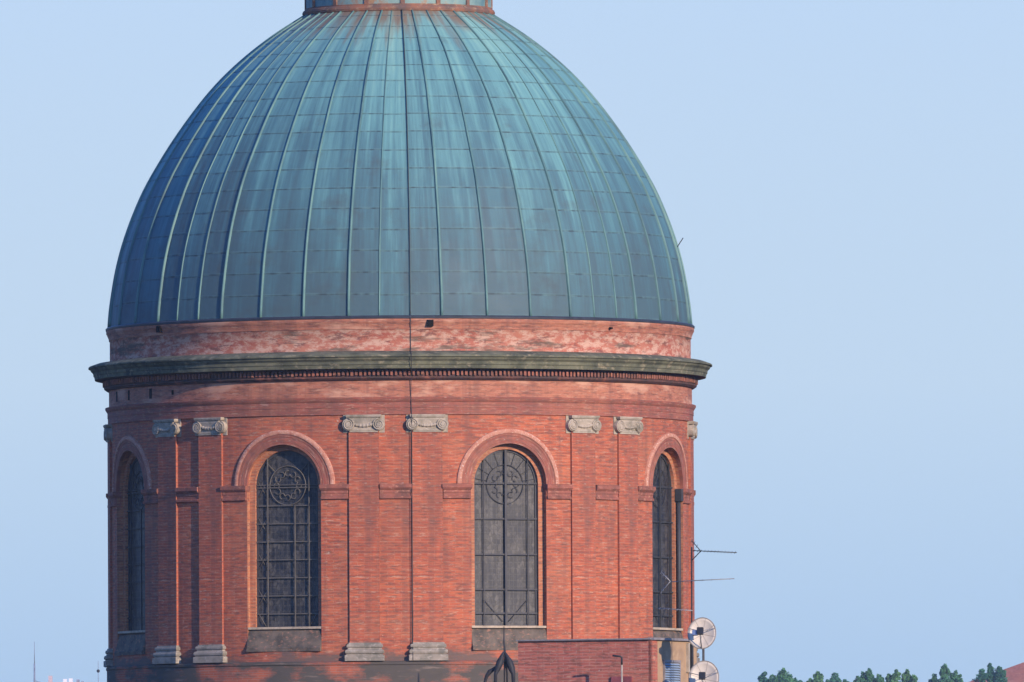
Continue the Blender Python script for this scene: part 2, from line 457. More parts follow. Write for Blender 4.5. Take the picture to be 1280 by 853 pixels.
class MB:
    """collects faces (with uv) for ONE mesh object"""
    def __init__(s):
        s.v = []; s.f = []; s.uv = []; s.sm = []
    def face(s, pts, uvs=None, smooth=False):
        i = len(s.v)
        s.v += [tuple(p) for p in pts]
        s.f.append(tuple(range(i, i + len(pts))))
        if uvs is None:
            # planar metres: choose by dominant normal
            a, b, c = Vector(pts[0]), Vector(pts[1]), Vector(pts[2])
            n = (b - a).cross(c - a)
            if abs(n.z) > abs(n.x) and abs(n.z) > abs(n.y):
                uvs = [(p[0], p[1]) for p in pts]
            else:
                d = Vector((-n.y, n.x, 0))
                d = d.normalized() if d.length > 1e-9 else Vector((1, 0, 0))
                uvs = [(p[0] * d.x + p[1] * d.y, p[2]) for p in pts]
        s.uv.append([tuple(q) for q in uvs])
        s.sm.append(smooth)
    def grid(s, P, UV=None, smooth=True, flip=False, close=False):
        for i in range(len(P) - 1):
            for j in range(len(P[0]) - 1):
                q = [P[i][j], P[i][j + 1], P[i + 1][j + 1], P[i + 1][j]]
                w = [UV[i][j], UV[i][j + 1], UV[i + 1][j + 1], UV[i + 1][j]] if UV else None
                if flip:
                    q = q[::-1]; w = w[::-1] if w else None
                s.face(q, w, smooth)
    def box(s, c, sx, sy, sz, ax=None, bevel=0.0):
        """ax: 3 orthonormal axes"""
        c = Vector(c)
        X, Y, Z = ax if ax else (Vector((1, 0, 0)), Vector((0, 1, 0)), Vector((0, 0, 1)))
        def p(a, b, d): return c + X * (a * sx / 2) + Y * (b * sy / 2) + Z * (d * sz / 2)
        for q in (((-1,-1,-1),(1,-1,-1),(1,-1,1),(-1,-1,1)), ((1,1,-1),(-1,1,-1),(-1,1,1),(1,1,1)),
                  ((-1,1,-1),(-1,-1,-1),(-1,-1,1),(-1,1,1)), ((1,-1,-1),(1,1,-1),(1,1,1),(1,-1,1)),
                  ((-1,-1,1),(1,-1,1),(1,1,1),(-1,1,1)), ((-1,1,-1),(1,1,-1),(1,-1,-1),(-1,-1,-1))):
            s.face([p(*k) for k in q])
    def tube(s, pts, r, n=8, cap=True):
        pts = [Vector(p) for p in pts]
        rr = r if isinstance(r, (list, tuple)) else [r] * len(pts)
        rings = []
        ref = None
        for i, p in enumerate(pts):
            d = (pts[min(i + 1, len(pts) - 1)] - pts[max(i - 1, 0)]).normalized()
            if ref is None:
                ref = Vector((0, 0, 1)) if abs(d.z) < 0.9 else Vector((1, 0, 0))
            a = d.cross(ref).normalized(); b = a.cross(d).normalized()
            ref = b
            rings.append([p + (a * math.cos(2 * PI * k / n) + b * math.sin(2 * PI * k / n)) * rr[i] for k in range(n + 1)])
        for i in range(len(rings) - 1):
            for k in range(n):
                s.face([rings[i][k], rings[i][k + 1], rings[i + 1][k + 1], rings[i + 1][k]], None, True)
        if cap:
            s.face(rings[0][:n]); s.face(rings[-1][:n][::-1])
    def ball(s, c, r, n=10, m=6, sc=(1, 1, 1)):
        c = Vector(c)
        P = [[c + Vector((math.sin(PI * i / m) * math.cos(2 * PI * j / n) * r * sc[0],
                          math.sin(PI * i / m) * math.sin(2 * PI * j / n) * r * sc[1],
                          math.cos(PI * i / m) * r * sc[2])) for j in range(n + 1)] for i in range(m + 1)]
        s.grid(P, None, True)
    def build(s, name, mat, parent=None, weld=True):
        me = bpy.data.meshes.new(name)
        me.from_pydata(s.v, [], s.f)
        uvl = me.uv_layers.new(name='UVMap')
        k = 0
        for fi in s.uv:
            for q in fi:
                uvl.data[k].uv = q; k += 1
        me.polygons.foreach_set('use_smooth', s.sm)
        if weld:
            bm = bmesh.new(); bm.from_mesh(me)
            bmesh.ops.remove_doubles(bm, verts=bm.verts, dist=0.0004)
            bmesh.ops.recalc_face_normals(bm, faces=bm.faces)
            bm.to_mesh(me); bm.free()
        me.update()
        o = link(name, me, parent, mat)
        return o

def sharp(o, deg=32):
    me = o.data
    bm = bmesh.new(); bm.from_mesh(me)
    for e in bm.edges:
        if len(e.link_faces) == 2:
            e.smooth = e.calc_face_angle(0) < R_(deg)
    for f in bm.faces: f.smooth = True
    bm.to_mesh(me); bm.free()
    return o

# cylinder frame: angle th measured to the right of the camera-facing direction (-Y)
def cyl(th, r, z):
    return Vector((math.sin(th) * r, -math.cos(th) * r, z))
def axes(th):
    return Vector((math.cos(th), math.sin(th), 0)), Vector((math.sin(th), -math.cos(th), 0)), Vector((0, 0, 1))
def loc(th, t, r, z):
    T, N, Z = axes(th)
    return T * t + N * r + Z * z

def lathe(mb, prof, n=160, uv_r=10.0):
    """prof: list of (r, z); uv in metres"""
    L = [0.0]
    for i in range(1, len(prof)):
        L.append(L[-1] + math.hypot(prof[i][0] - prof[i - 1][0], prof[i][1] - prof[i - 1][1]))
    for j in range(n):
        a0, a1 = -PI + 2 * PI * j / n, -PI + 2 * PI * (j + 1) / n
        for i in range(len(prof) - 1):
            (r0, z0), (r1, z1) = prof[i], prof[i + 1]
            mb.face([cyl(a0, r0, z0), cyl(a1, r0, z0), cyl(a1, r1, z1), cyl(a0, r1, z1)],
                    [(a0 * uv_r, L[i] + 3), (a1 * uv_r, L[i] + 3), (a1 * uv_r, L[i + 1] + 3), (a0 * uv_r, L[i + 1] + 3)], True)

# ================================================================== THE DOMED BUILDING
OFF = R_(-1.0)                      # the plan is turned one degree
RW = 9.97                           # brick wall radius
Z_DADO, Z_SILL0, Z_SILL1, Z_SPR = 10.30, 10.67, 11.45, 16.26
Z_ENT = 18.60
HW1, HW2 = 1.36, 1.156              # outer / inner half width of an opening
RAD1, RAD2 = math.sqrt(RW ** 2 - HW1 ** 2) - 0.22, math.sqrt(RW ** 2 - HW1 ** 2) - 0.38
SEC = PI / 4

rot = tag(empty('domed_rotunda', (0, 0, 0)), 'round red brick drum with tall arched windows beneath a green copper dome', 'domed building')

# ---- drum wall: one mesh, pierced by eight arched openings
mb = MB()
for k in range(8):
    cw = OFF + SEC * (k - 4) + SEC / 2
    hole = math.asin(HW1 / RW)
    cols = [cw - SEC / 2 + (SEC / 2 - hole) * i / 8 for i in range(8)]
    nh = 28
    cols += [cw + math.asin(HW1 * -math.cos(PI * i / nh) / RW) for i in range(nh + 1)]
    cols += [cw + hole + (SEC / 2 - hole) * (i + 1) / 8 for i in range(8)]
    for a, b in zip(cols[:-1], cols[1:]):
        inside = (a - cw) > -hole - 1e-6 and (b - cw) < hole + 1e-6
        def q(za, zb, ta, tb):
            mb.face([cyl(a, RW, za), cyl(b, RW, zb), cyl(b, RW, tb), cyl(a, RW, ta)],
                    [(a * RW, za), (b * RW, zb), (b * RW, tb), (a * RW, ta)], True)
        if not inside:
            q(Z_DADO - .1, Z_DADO - .1, Z_ENT + .1, Z_ENT + .1)
        else:
            ua, ub = RW * math.sin(a - cw), RW * math.sin(b - cw)
            ra = Z_SPR + math.sqrt(max(0, HW1 ** 2 - ua ** 2)); rb = Z_SPR + math.sqrt(max(0, HW1 ** 2 - ub ** 2))
            q(Z_DADO - .1, Z_DADO - .1, Z_SILL0, Z_SILL0)
            q(ra, rb, Z_ENT + .1, Z_ENT + .1)
drum = mb.build('drum_wall', M['brick'], rot)

# ---- base course below the drum
mb = MB()
lathe(mb, [(10.10, 0.0), (10.10, 10.16), (10.13, 10.19), (10.13, 10.26), (10.02, 10.305), (9.90, 10.306)])
sharp(mb.build('base_course', M['base'], rot))

# ---- entablature
mb = MB()
lathe(mb, [(9.93, 18.57), (10.03, 18.575), (10.03, 18.80), (10.045, 18.805), (10.045, 18.98), (10.06, 19.0), (10.12, 19.10), (10.12, 19.15), (10.05, 19.16), (9.95, 19.17)])
arch = sharp(mb.build('architrave', M['brick_trim'], rot))
mb = MB()
lathe(mb, [(9.99, 19.15), (9.99, 19.74)])
fr = mb.build('frieze', M['frieze'], rot)
for deg in (-75.5, -67.6, -58.0, -50.5):
    h = MB(); T, N, Z = axes(R_(deg))
    h.box(N * 9.965 + Z * 19.48, 0.17 if deg != -50.5 else 0.11, 0.06, 0.34 if deg < -55 else 0.16, (T, N, Z))
    h.build('putlog_hole', M['hole'], fr)
mb = MB()
lathe(mb, [(9.97, 19.73), (10.06, 19.735), (10.15, 19.80), (10.16, 19.85), (10.11, 19.853), (10.11, 20.10), (10.20, 20.104), (10.46, 20.105)], 160)
cor = sharp(mb.build('bed_moulding', M['corona'], rot))
d = MB()
ND = 430
for j in range(ND):
    th = 2 * PI * j / ND
    T, N, Z = axes(th)
    w = 0.074 + random.uniform(-0.016, 0.016)
    d.box(N * (10.15 + random.uniform(-.02, .01)) + Z * (19.975 + random.uniform(-.012, .006)), w, 0.10, 0.17 + random.uniform(-.03, .02), (T, N, Z))
d.build('dentil_course', M['dentil'], cor, weld=False)
mb = MB()
lathe(mb, [(10.30, 20.107), (10.47, 20.108), (10.49, 20.22), (10.52, 20.25), (10.53, 20.34), (10.58, 20.40), (10.60, 20.41), (10.63, 20.48), (10.69, 20.50), (10.69, 20.545), (10.66, 20.57), (10.40, 20.66), (9.93, 20.72)], 160)
sharp(mb.build('cornice', M['cornice'], rot))

# ---- attic band and coving below the dome
mb = MB()
lathe(mb, [(9.955, 20.64), (9.955, 21.46), (9.965, 21.465)])
mb.build('attic_band', M['attic'], rot)
mb = MB()
lathe(mb, [(9.93, 21.44), (9.98, 21.445), (9.995, 21.53), (10.05, 21.66), (10.075, 21.70), (10.075, 21.79), (9.9, 21.795)])
cove = sharp(mb.build('coved_string', M['frieze'], rot))
for deg, wd in ((5.75, 0.22), (-54.2, 0.22), (45.0, 0.09)):
    h = MB(); T, N, Z = axes(R_(deg))
    h.box(N * 10.03 + Z * (21.64 if wd > .1 else 21.55), wd, 0.17, 0.22 if wd > .1 else .07, (T, N, Z))
    h.build('drain_opening', M['hole'], cove)

# ---- dome
PROF = [(409.5, 364.6), (381, 362), (334, 354), (290, 341.5), (243, 322.5), (203, 300.5), (160, 272.5), (116, 238.5), (81, 204.0), (48, 163.0), (20, 120.0), (5, 96.0)]
PROF = [(hw / 36.5, 2 + (1135 - y) / 36.5) for y, hw in PROF]
def catmull(P, n=24):
    out = []
    Q = [(2 * P[0][0] - P[1][0], 2 * P[0][1] - P[1][1])] + P + [(2 * P[-1][0] - P[-2][0], 2 * P[-1][1] - P[-2][1])]
    for i in range(1, len(Q) - 2):
        for k in range(n):
            t = k / n
            out.append(tuple(0.5 * ((2 * Q[i][c]) + (-Q[i - 1][c] + Q[i + 1][c]) * t + (2 * Q[i - 1][c] - 5 * Q[i][c] + 4 * Q[i + 1][c] - Q[i + 2][c]) * t * t + (-Q[i - 1][c] + 3 * Q[i][c] - 3 * Q[i + 1][c] + Q[i + 2][c]) * t ** 3) for c in (0, 1)))
    out.append(P[-1])
    return out
FINE = catmull(PROF)
ARC = [0.0]
for i in range(1, len(FINE)):
    ARC.append(ARC[-1] + math.hypot(FINE[i][0] - FINE[i - 1][0], FINE[i][1] - FINE[i - 1][1]))
def prof_at(s):
    s = max(0, min(ARC[-1], s))
    lo, hi = 0, len(ARC) - 1
    while hi - lo > 1:
        m = (lo + hi) // 2
        if ARC[m] <= s: lo = m
        else: hi = m
    t = (s - ARC[lo]) / max(1e-9, ARC[hi] - ARC[lo])
    r = FINE[lo][0] + (FINE[hi][0] - FINE[lo][0]) * t
    z = FINE[lo][1] + (FINE[hi][1] - FINE[lo][1]) * t
    dx, dz = FINE[hi][0] - FINE[lo][0], FINE[hi][1] - FINE[lo][1]
    l = math.hypot(dx, dz)
    return r, z, dz / l, -dx / l        # + outward normal (nr, nz)
SHEET = 0.755
S_TOP = ARC[-1]

RIBS = []
for k in range(8):
    for dd in (-9, -3, 3, 9, 18, 27):
        RIBS.append((R_(45 * (k - 4) + dd) + OFF, dd))
RIBS.sort()
mb = MB()
NB = len(RIBS)
for i in range(NB):
    a0 = RIBS[i][0]; a1 = RIBS[(i + 1) % NB][0] + (2 * PI if i == NB - 1 else 0)
    s = 0.0; row = 0
    while s < S_TOP - 0.01:
        e = min(S_TOP, s + SHEET)
        P = []; UV = []
        ns = 3
        for q in range(ns + 1):
            ss = s + (e - s) * q / ns
            r, z, nr, nz = prof_at(ss)
            lift = 0.007 * (1 - q / ns)
            # flat sheets a touch proud in the middle of the bay
            lineP = []; lineU = []
            for c in range(4):
                t = c / 3
                th = a0 + (a1 - a0) * t
                chord = math.cos((a1 - a0) / 2) / math.cos(th - (a0 + a1) / 2)
                rr = (r + nr * lift) * (0.45 + 0.55 * chord)
                lineP.append(cyl(th, rr, z + nz * lift)); lineU.append((i + t, ss / SHEET))
            P.append(lineP); UV.append(lineU)
        mb.grid(P, UV, True)
        # lap edge down to the sheet below
        if row > 0:
            r, z, nr, nz = prof_at(s)
            lo_ = [cyl(a0 + (a1 - a0) * c / 3, r * (0.45 + 0.55 * math.cos((a1 - a0) / 2) / math.cos((a1 - a0) * (c / 3 - .5))), z) for c in range(4)]
            mb.grid([lo_, P[0]], [[(i + c / 3, s / SHEET) for c in range(4)]] * 2, False)
        s = e; row += 1
dome = mb.build('dome', M['copper'], rot, weld=False)
bm = bmesh.new(); bm.from_mesh(dome.data)
bmesh.ops.remove_doubles(bm, verts=bm.verts, dist=0.0005)
bmesh.ops.recalc_face_normals(bm, faces=bm.faces)
for e in bm.edges:
    if len(e.link_faces) != 2: e.smooth = False
    else: e.smooth = e.calc_face_angle(0) < R_(2.2) if abs((e.verts[0].co - e.verts[1].co).z) > 0.02 else e.calc_face_angle(0) < R_(20)
bm.to_mesh(dome.data); bm.free()

# one mesh per rolled seam
STR_ = {-9: (0.050, 0.080), 9: (0.048, 0.078), 18: (0.044, 0.072), 27: (0.046, 0.075), -3: (0.028, 0.038), 3: (0.034, 0.050)}
for th, dd in RIBS:
    hw, hh = STR_[dd]
    P = []
    n = 46
    for q in range(n + 1):
        ss = 0.0 + (S_TOP - 0.6) * q / n
        r, z, nr, nz = prof_at(ss)
        T, N, Z = axes(th)
        c = N * r + Z * z
        O = N * nr + Z * nz
        jit = T * 0.012 * mnoise.noise(Vector((th * 40, ss * 0.7, 0)))
        tap = 1.0 - 0.35 * q / n
        P.append([c + jit + T * (hw * math.cos(PI - PI * w / 6) * tap) + O * (hh * tap * (max(0, math.sin(PI * w / 6)) ** 0.7) - (0.03 if w in (0, 6) else 0)) for w in range(7)])
    b = MB(); b.grid(P, None, True)
    b.face(P[0][::-1]); b.face(P[-1])
    b.build('rolled_seam', M['rib'], dome)
mb = MB()
lathe(mb, [(9.92, 21.797), (10.09, 21.80), (10.10, 21.86), (10.06, 21.90), (9.95, 21.915)])
sharp(mb.build('drip_edge', M['lead'], dome))
# thin rod sticking out on the right flank
p0 = at(844.5, 312, 499.0); p1 = at(854, 297.5, 499.0)
rb = MB(); rb.tube([p0, p1], 0.018, 6); rb.build('roof_hook', M['cable'], dome)

# ---- lantern foot
ZL = 32.67
lan = MB()
lathe(lan, [(3.10, ZL - .3), (3.18, ZL + .2), (3.18, ZL + 2.6), (3.35, ZL + 2.7), (3.35, ZL + 2.85), (2.2, ZL + 3.7), (0.02, ZL + 4.6)], 96, 3.2)
lant = sharp(lan.build('lantern', M['lantern'], rot))
b = MB()
lathe(b, [(3.05, ZL - .14), (3.22, ZL - .13), (3.29, ZL - .07), (3.31, ZL + .0), (3.28, ZL + .07), (3.22, ZL + .11), (3.22, ZL + .15), (3.15, ZL + .16)], 96, 3.2)
sharp(b.build('base_roll', M['rust'], lant))
for k in range(16):
    th = R_(-1 + 22.5 * k + 3.5); T, N, Z = axes(th)
    b = MB(); b.box(N * 3.19 + Z * (ZL + 1.36), 0.15, 0.07, 2.46, (T, N, Z))
    b.build('lantern_post', M['rust'], lant)

# ---- mouldings with mitred returns
def mould(mb, th, hw, prof, rb=9.80, t0=0.0):
    rows = []
    for e, r, z in prof:        # side extension, radial front, z
        rows.append([loc(th, t0 - hw - e, rb, z), loc(th, t0 - hw - e, r, z), loc(th, t0 + hw + e, r, z), loc(th, t0 + hw + e, rb, z)])
    for i in range(len(rows) - 1):
        for j in range(3):
            mb.face([rows[i][j], rows[i][j + 1], rows[i + 1][j + 1], rows[i + 1][j]])
    mb.face(rows[0][::-1]); mb.face(rows[-1])

PH = 0.51
def make_pilaster(th):
    b = MB()
    mould(b, th, PH, [(0, 10.035, 10.85), (0, 10.035, 18.05)])
    pl = b.build('pilaster', M['brick_pilaster'], rot)
    # capital: plate, bell, two volutes, abacus, swag
    c = MB()
    mould(c, th, 0.70, [(0, 9.965 + 0.012, 17.97), (0, 9.965 + 0.012, 18.565)])
    mould(c, th, PH - 0.03, [(0, 10.07, 17.985), (0, 10.07, 18.03), (0.02, 10.085, 18.035), (0.02, 10.085, 18.10), (0.0, 10.07, 18.11), (0.02, 10.09, 18.28), (0.02, 10.12, 18.40), (0.02, 10.12, 18.46)])
    mould(c, th, PH, [(0.02, 10.13, 18.465), (0.06, 10.15, 18.475), (0.09, 10.175, 18.53), (0.09, 10.175, 18.572)])
    T, N, Z = axes(th)
    for sgn in (-1, 1):
        cc = loc(th, sgn * 0.51, 0, 18.245)
        for r0, r1, ra, rbk in ((0.205, 0.205, 10.12, 9.9), (0.155, 0.14, 10.13, 10.05), (0.075, 0.06, 10.155, 10.05)):
            n = 20
            ring = lambda r, rad: [cc + N * rad + T * (r * math.cos(2 * PI * k / n)) + Z * (r * math.sin(2 * PI * k / n)) for k in range(n)]
            A, B = ring(r0, rbk), ring(r1, ra)
            for k in range(n):
                c.face([A[k], A[(k + 1) % n], B[(k + 1) % n], B[k]])
            c.face(B)
        # spiral roll
        sp = []
        for k in range(34):
            a = k / 33 * 2.1 * 2 * PI
            rr = 0.195 - 0.135 * k / 33
            sp.append(cc + N * 10.13 + T * (-sgn * rr * math.sin(a) * 1.0) + Z * (rr * math.cos(a)))
        c.tube(sp, 0.026, 6)
    # swag between the volutes
    for k in range(11):
        t = -0.30 + 0.06 * k
        zz = 18.20 + 0.55 * t * t
        c.ball(loc(th, t, 10.095, zz), 0.052 + 0.01 * (k % 2), 7, 5)
    c.build('capital', M['capital'], pl)
    bs = MB()
    mould(bs, th, PH + 0.02, [(0.13, 10.19, 10.307), (0.13, 10.19, 10.50), (0.09, 10.14, 10.515), (0.07, 10.125, 10.54), (0.11, 10.17, 10.56), (0.12, 10.18, 10.62), (0.10, 10.16, 10.675), (0.05, 10.11, 10.69),
                              (0.03, 10.09, 10.74), (0.07, 10.125, 10.76), (0.08, 10.135, 10.81), (0.06, 10.12, 10.86), (0.015, 10.08, 10.87), (0.01, 10.07, 10.92)])
    bs.build('pilaster_base', M['base_stone'], pl)
    return pl
PIL = []
for k in range(8):
    for s in (-1, 1):
        PIL.append(make_pilaster(OFF + SEC * (k - 4) + s * R_(6.1)))

# ---- impost bands
IPROF = [(-0.0, 10.03, 15.745), (0.01, 10.045, 15.76), (0.01, 10.045, 15.83), (0.0, 10.005, 15.845), (0.0, 10.005, 15.93), (0.0, 10.02, 15.95), (0.0, 10.02, 16.03), (0.02, 10.05, 16.06), (0.05, 10.095, 16.12), (0.05, 10.095, 16.235), (0.0, 10.0, 16.25)]
for k in range(8):
    ax0 = OFF + SEC * (k - 4)
    b = MB(); mould(b, ax0, 0.535, [(0, r, z) for e, r, z in IPROF]); b.build('impost_band', M['impost'], rot)
    for s in (-1, 1):
        b = MB()
        mould(b, ax0 + s * R_(11.85), 0.465, IPROF)
        b.build('impost_band', M['impost'], rot)

# ---- windows
def arch_pts(hw, z0, n=28):
    """outline from bottom left, over the arch, to bottom right: (t, z)"""
    return [(-hw, z0)] + [(-hw * math.cos(PI * i / n), Z_SPR + hw * math.sin(PI * i / n)) for i in range(n + 1)] + [(hw, z0)]
def wallr(t): return math.sqrt(RW ** 2 - t * t)

def make_window(cw, bars, kind):
    O1, O2 = arch_pts(HW1, Z_SILL0 - .05), arch_pts(HW2, Z_SILL1 - .1)
    # glass pane
    g = MB()
    pts = [loc(cw, t, RAD2 + 0.01, z) for t, z in O2]
    g.face(pts, [(t + cw * 7, z) for t, z in O2])
    win = g.build('window', M['glass'], rot, weld=False)
    # stepped brick surround
    sr = MB()
    for (a, b), (c, d2) in zip(zip(O1[:-1], O1[1:]), zip(O2[:-1], O2[1:])):
        P0, P1 = loc(cw, a[0], wallr(a[0]), a[1]), loc(cw, b[0], wallr(b[0]), b[1])
        Q0, Q1 = loc(cw, a[0], RAD1, a[1]), loc(cw, b[0], RAD1, b[1])
        S0, S1 = loc(cw, c[0], RAD1, c[1]), loc(cw, d2[0], RAD1, d2[1])
        V0, V1 = loc(cw, c[0], RAD2, c[1]), loc(cw, d2[0], RAD2, d2[1])
        sr.face([P0, P1, Q1, Q0]); sr.face([Q0, Q1, S1, S0]); sr.face([S0, S1, V1, V0])
    sr.build('brick_surround', M['brick_jamb'], win)
    # thin dark frame
    fr_ = MB()
    inn = arch_pts(HW2 - 0.07, Z_SILL1 + 0.06)
    out = arch_pts(HW2 + 0.005, Z_SILL1 - 0.02)
    n = len(out)
    for i in range(n):
        j = (i + 1) % n
        A, B, C, D = out[i], out[j], inn[j], inn[i]
        f = [loc(cw, p[0], RAD2 + 0.055, p[1]) for p in (A, B, C, D)]
        fr_.face(f)
        fr_.face([f[3], f[2], loc(cw, C[0], RAD2 + 0.005, C[1]), loc(cw, D[0], RAD2 + 0.005, D[1])])
    fr_.build('frame', M['iron_dark'], win)
    # iron bars
    T, N, Z = axes(cw)
    h = MB()
    def hbar(z, w):
        x = HW2 if z < Z_SPR else math.sqrt(max(0.0, HW2 ** 2 - (z - Z_SPR) ** 2))
        h.box(loc(cw, 0, RAD2 + 0.075, z), 2 * x - 0.02, 0.045, w, (T, N, Z))
    def vbar(t, w, z1=None):
        zt = Z_SPR + math.sqrt(max(0, HW2 ** 2 - t * t)) if z1 is None else z1
        h.box(loc(cw, t, RAD2 + 0.105, (Z_SILL1 + zt) / 2), w, 0.045, zt - Z_SILL1 - 0.02, (T, N, Z))
    if kind == 'fine':
        for i in range(8): hbar(11.92 + 0.607 * i, 0.036)
        for t in (-0.72, 0.28, 0.80): vbar(t, 0.026, 15.6 if t == 0.28 else None)
        hbar(16.26, 0.03)
        # small flaking corner braces at the bottom
        for s_ in (-1, 1):
            h.tube([loc(cw, s_ * 1.08, RAD2 + .09, 11.95), loc(cw, s_ * 0.80, RAD2 + .09, 11.5)], 0.015, 5)
        for i in range(4):
            zz = 12.2 + i * 1.21
            h.tube([loc(cw, -1.1, RAD2 + .05, zz), loc(cw, -0.75, RAD2 + .05, zz + .55)], 0.012, 5)
            h.tube([loc(cw, -0.75, RAD2 + .05, zz), loc(cw, -1.1, RAD2 + .05, zz + .55)], 0.012, 5)
    else:
        for z in (11.90, 12.70, 13.88, 15.08, 16.27): hbar(z, 0.055)
        vbar(0.0, 0.075)
        for t in (-0.80, 0.80): vbar(t, 0.025)
        for s_ in (-1, 1):
            h.tube([loc(cw, s_ * 0.1, RAD2 + .06, 11.62), loc(cw, s_ * 0.78, RAD2 + .06, 12.35)], 0.012, 5)
    h.build('iron_bars', bars, win)
    # rose of scrollwork in the arch head
    ro = MB()
    zc = Z_SPR - 0.02
    rr = 0.66
    ro.tube([loc(cw, rr * math.cos(2 * PI * i / 36), RAD2 + 0.06, zc + rr * math.sin(2 * PI * i / 36)) for i in range(37)], 0.018 if kind == 'fine' else 0.013, 6, False)
    for k in range(6):
        a = 2 * PI * (k + .25) / 6
        ca, sa = math.cos(a), math.sin(a)
        for s_ in (-1, 1):
            pts = []
            for i in range(12):
                f = i / 11 * 1.45 * PI
                ex, ey = 0.40 + 0.095 * math.cos(f), s_ * (0.10 + 0.095 * (-math.sin(f)) * -1.0)
                pts.append(loc(cw, ex * ca - ey * sa, RAD2 + 0.06, zc + ex * sa + ey * ca))
            ro.tube(pts, 0.018 if kind == 'fine' else 0.011, 5)
    if kind == 'fine':
        for a in (0.75 * PI, 0.25 * PI):
            ro.tube([loc(cw, 0.68 * math.cos(a), RAD2 + .06, zc + .68 * math.sin(a)), loc(cw, 1.08 * math.cos(a), RAD2 + .06, zc + 1.08 * math.sin(a))], 0.018, 5)
    else:
        for k in range(9):
            a = PI * (k + .5) / 9
            ro.tube([loc(cw, 0.67 * math.cos(a), RAD2 + .05, zc + .67 * math.sin(a)), loc(cw, 1.1 * math.cos(a), RAD2 + .05, zc + 1.1 * math.sin(a))], 0.008, 5)
    ro.build('rose_tracery', bars if kind == 'fine' else M['iron_dim'], win)
    # sloping sill
    si = MB()
    w = HW1 - 0.004
    cs = [(RAD2 - .02, Z_SILL1 - 0.03), (RAD1 + 0.10, Z_SILL1 - 0.06), (RAD1 + 0.16, Z_SILL1 - 0.12), (9.955, Z_SILL0 + 0.13), (9.99, Z_SILL0 + 0.10), (9.99, Z_SILL0 - 0.02), (RAD2 - .02, Z_SILL0 - 0.02)]
    L_ = [loc(cw, -w, r, z) for r, z in cs]; R2_ = [loc(cw, w, r, z) for r, z in cs]
    for i in range(len(cs)):
        j = (i + 1) % len(cs)
        si.face([L_[i], L_[j], R2_[j], R2_[i]])
    si.face(L_); si.face(R2_[::-1])
    sill = si.build('sill', M['sill'], win)
    le = MB()
    le.box(loc(cw, 0, RAD1 + 0.09, Z_SILL1 - 0.01), 2 * w - 0.02, 0.24, 0.075, (T, N, Z))
    le.build('sill_ledge', M['ledge'], win)
    # archivolt (moulded brick) and its pale hood
    def sweep(prof, name, mat):
        b = MB(); n = 48; P = []
        for i in range(n + 1):
            f = PI * i / n
            row = []
            for rho, pr in prof:
                t = -rho * math.cos(f)
                row.append(loc(cw, t, wallr(t) + pr, Z_SPR - 0.01 + rho * math.sin(f)))
            P.append(row)
        UV = [[(PI * i / n * 1.6, rho) for rho, pr in prof] for i in range(n + 1)]
        b.grid(P, UV, True)
        b.face(P[0]); b.face(P[-1][::-1])
        return sharp(b.build(name, mat, win), 25)
    sweep([(HW1 - .003, -0.10), (HW1 - .003, 0.025), (1.43, 0.025), (1.45, 0.036), (1.60, 0.036), (1.62, 0.046), (1.705, 0.050), (1.705, -0.05)], 'archivolt', M['brick_trim'])
    sweep([(1.707, -0.02), (1.707, 0.07), (1.74, 0.080), (1.80, 0.080), (1.845, 0.06), (1.855, -0.05)], 'hood_mould', M['label'])
    return win

for k in range(8):
    cw = OFF + SEC * (k - 4) + SEC / 2
    if k == 3: make_window(cw, M['iron_pale'], 'fine')
    elif k == 4: make_window(cw, M['iron_dark'], 'coarse')
    else: make_window(cw, M['iron_grey'], 'fine' if k < 4 else 'coarse')

# ---- lightning conductor: down the dome, over the entablature, along a pilaster
pts = []
thc = RIBS[min(range(NB), key=lambda i: abs(RIBS[i][0] - R_(2.0)))][0]
for q in range(40, -1, -1):
    r, z, nr, nz = prof_at((S_TOP - 0.7) * q / 40)
    pts.append(cyl(thc, r + nr * 0.055, z + nz * 0.055))
for r, z in ((10.12, 21.84), (10.10, 21.66), (9.985, 21.44), (9.985, 20.74), (10.42, 20.68), (10.71, 20.57), (10.71, 20.49), (10.50, 20.10), (10.25, 20.0), (10.05, 19.72), (10.02, 19.2), (10.14, 19.14), (10.07, 18.98), (10.06, 18.6), (10.20, 18.56), (10.18, 18.3), (10.08, 17.9), (10.075, 12.0), (10.08, 10.95), (10.21, 10.5), (10.21, 10.32)):
    pts.append(cyl(thc + (R_(0.10) if z < 18.8 else 0), r, z))
b = MB(); b.tube(pts, 0.012, 6); b.build('lightning_conductor', M['iron_dim'], rot)
# dark upright with a block on top, along the right window's jamb
cwr = OFF + SEC * 1.5
b = MB()
b.tube([loc(cwr, 1.27, RAD1 + .10, 10.9), loc(cwr, 1.27, RAD1 + .10, 15.8)], 0.075, 8)
b.box(loc(cwr, 1.25, RAD1 + .14, 16.02), 0.2, 0.22, 0.42, axes(cwr))
b.build('dark_jamb_strip', M['iron_dark'], rot)

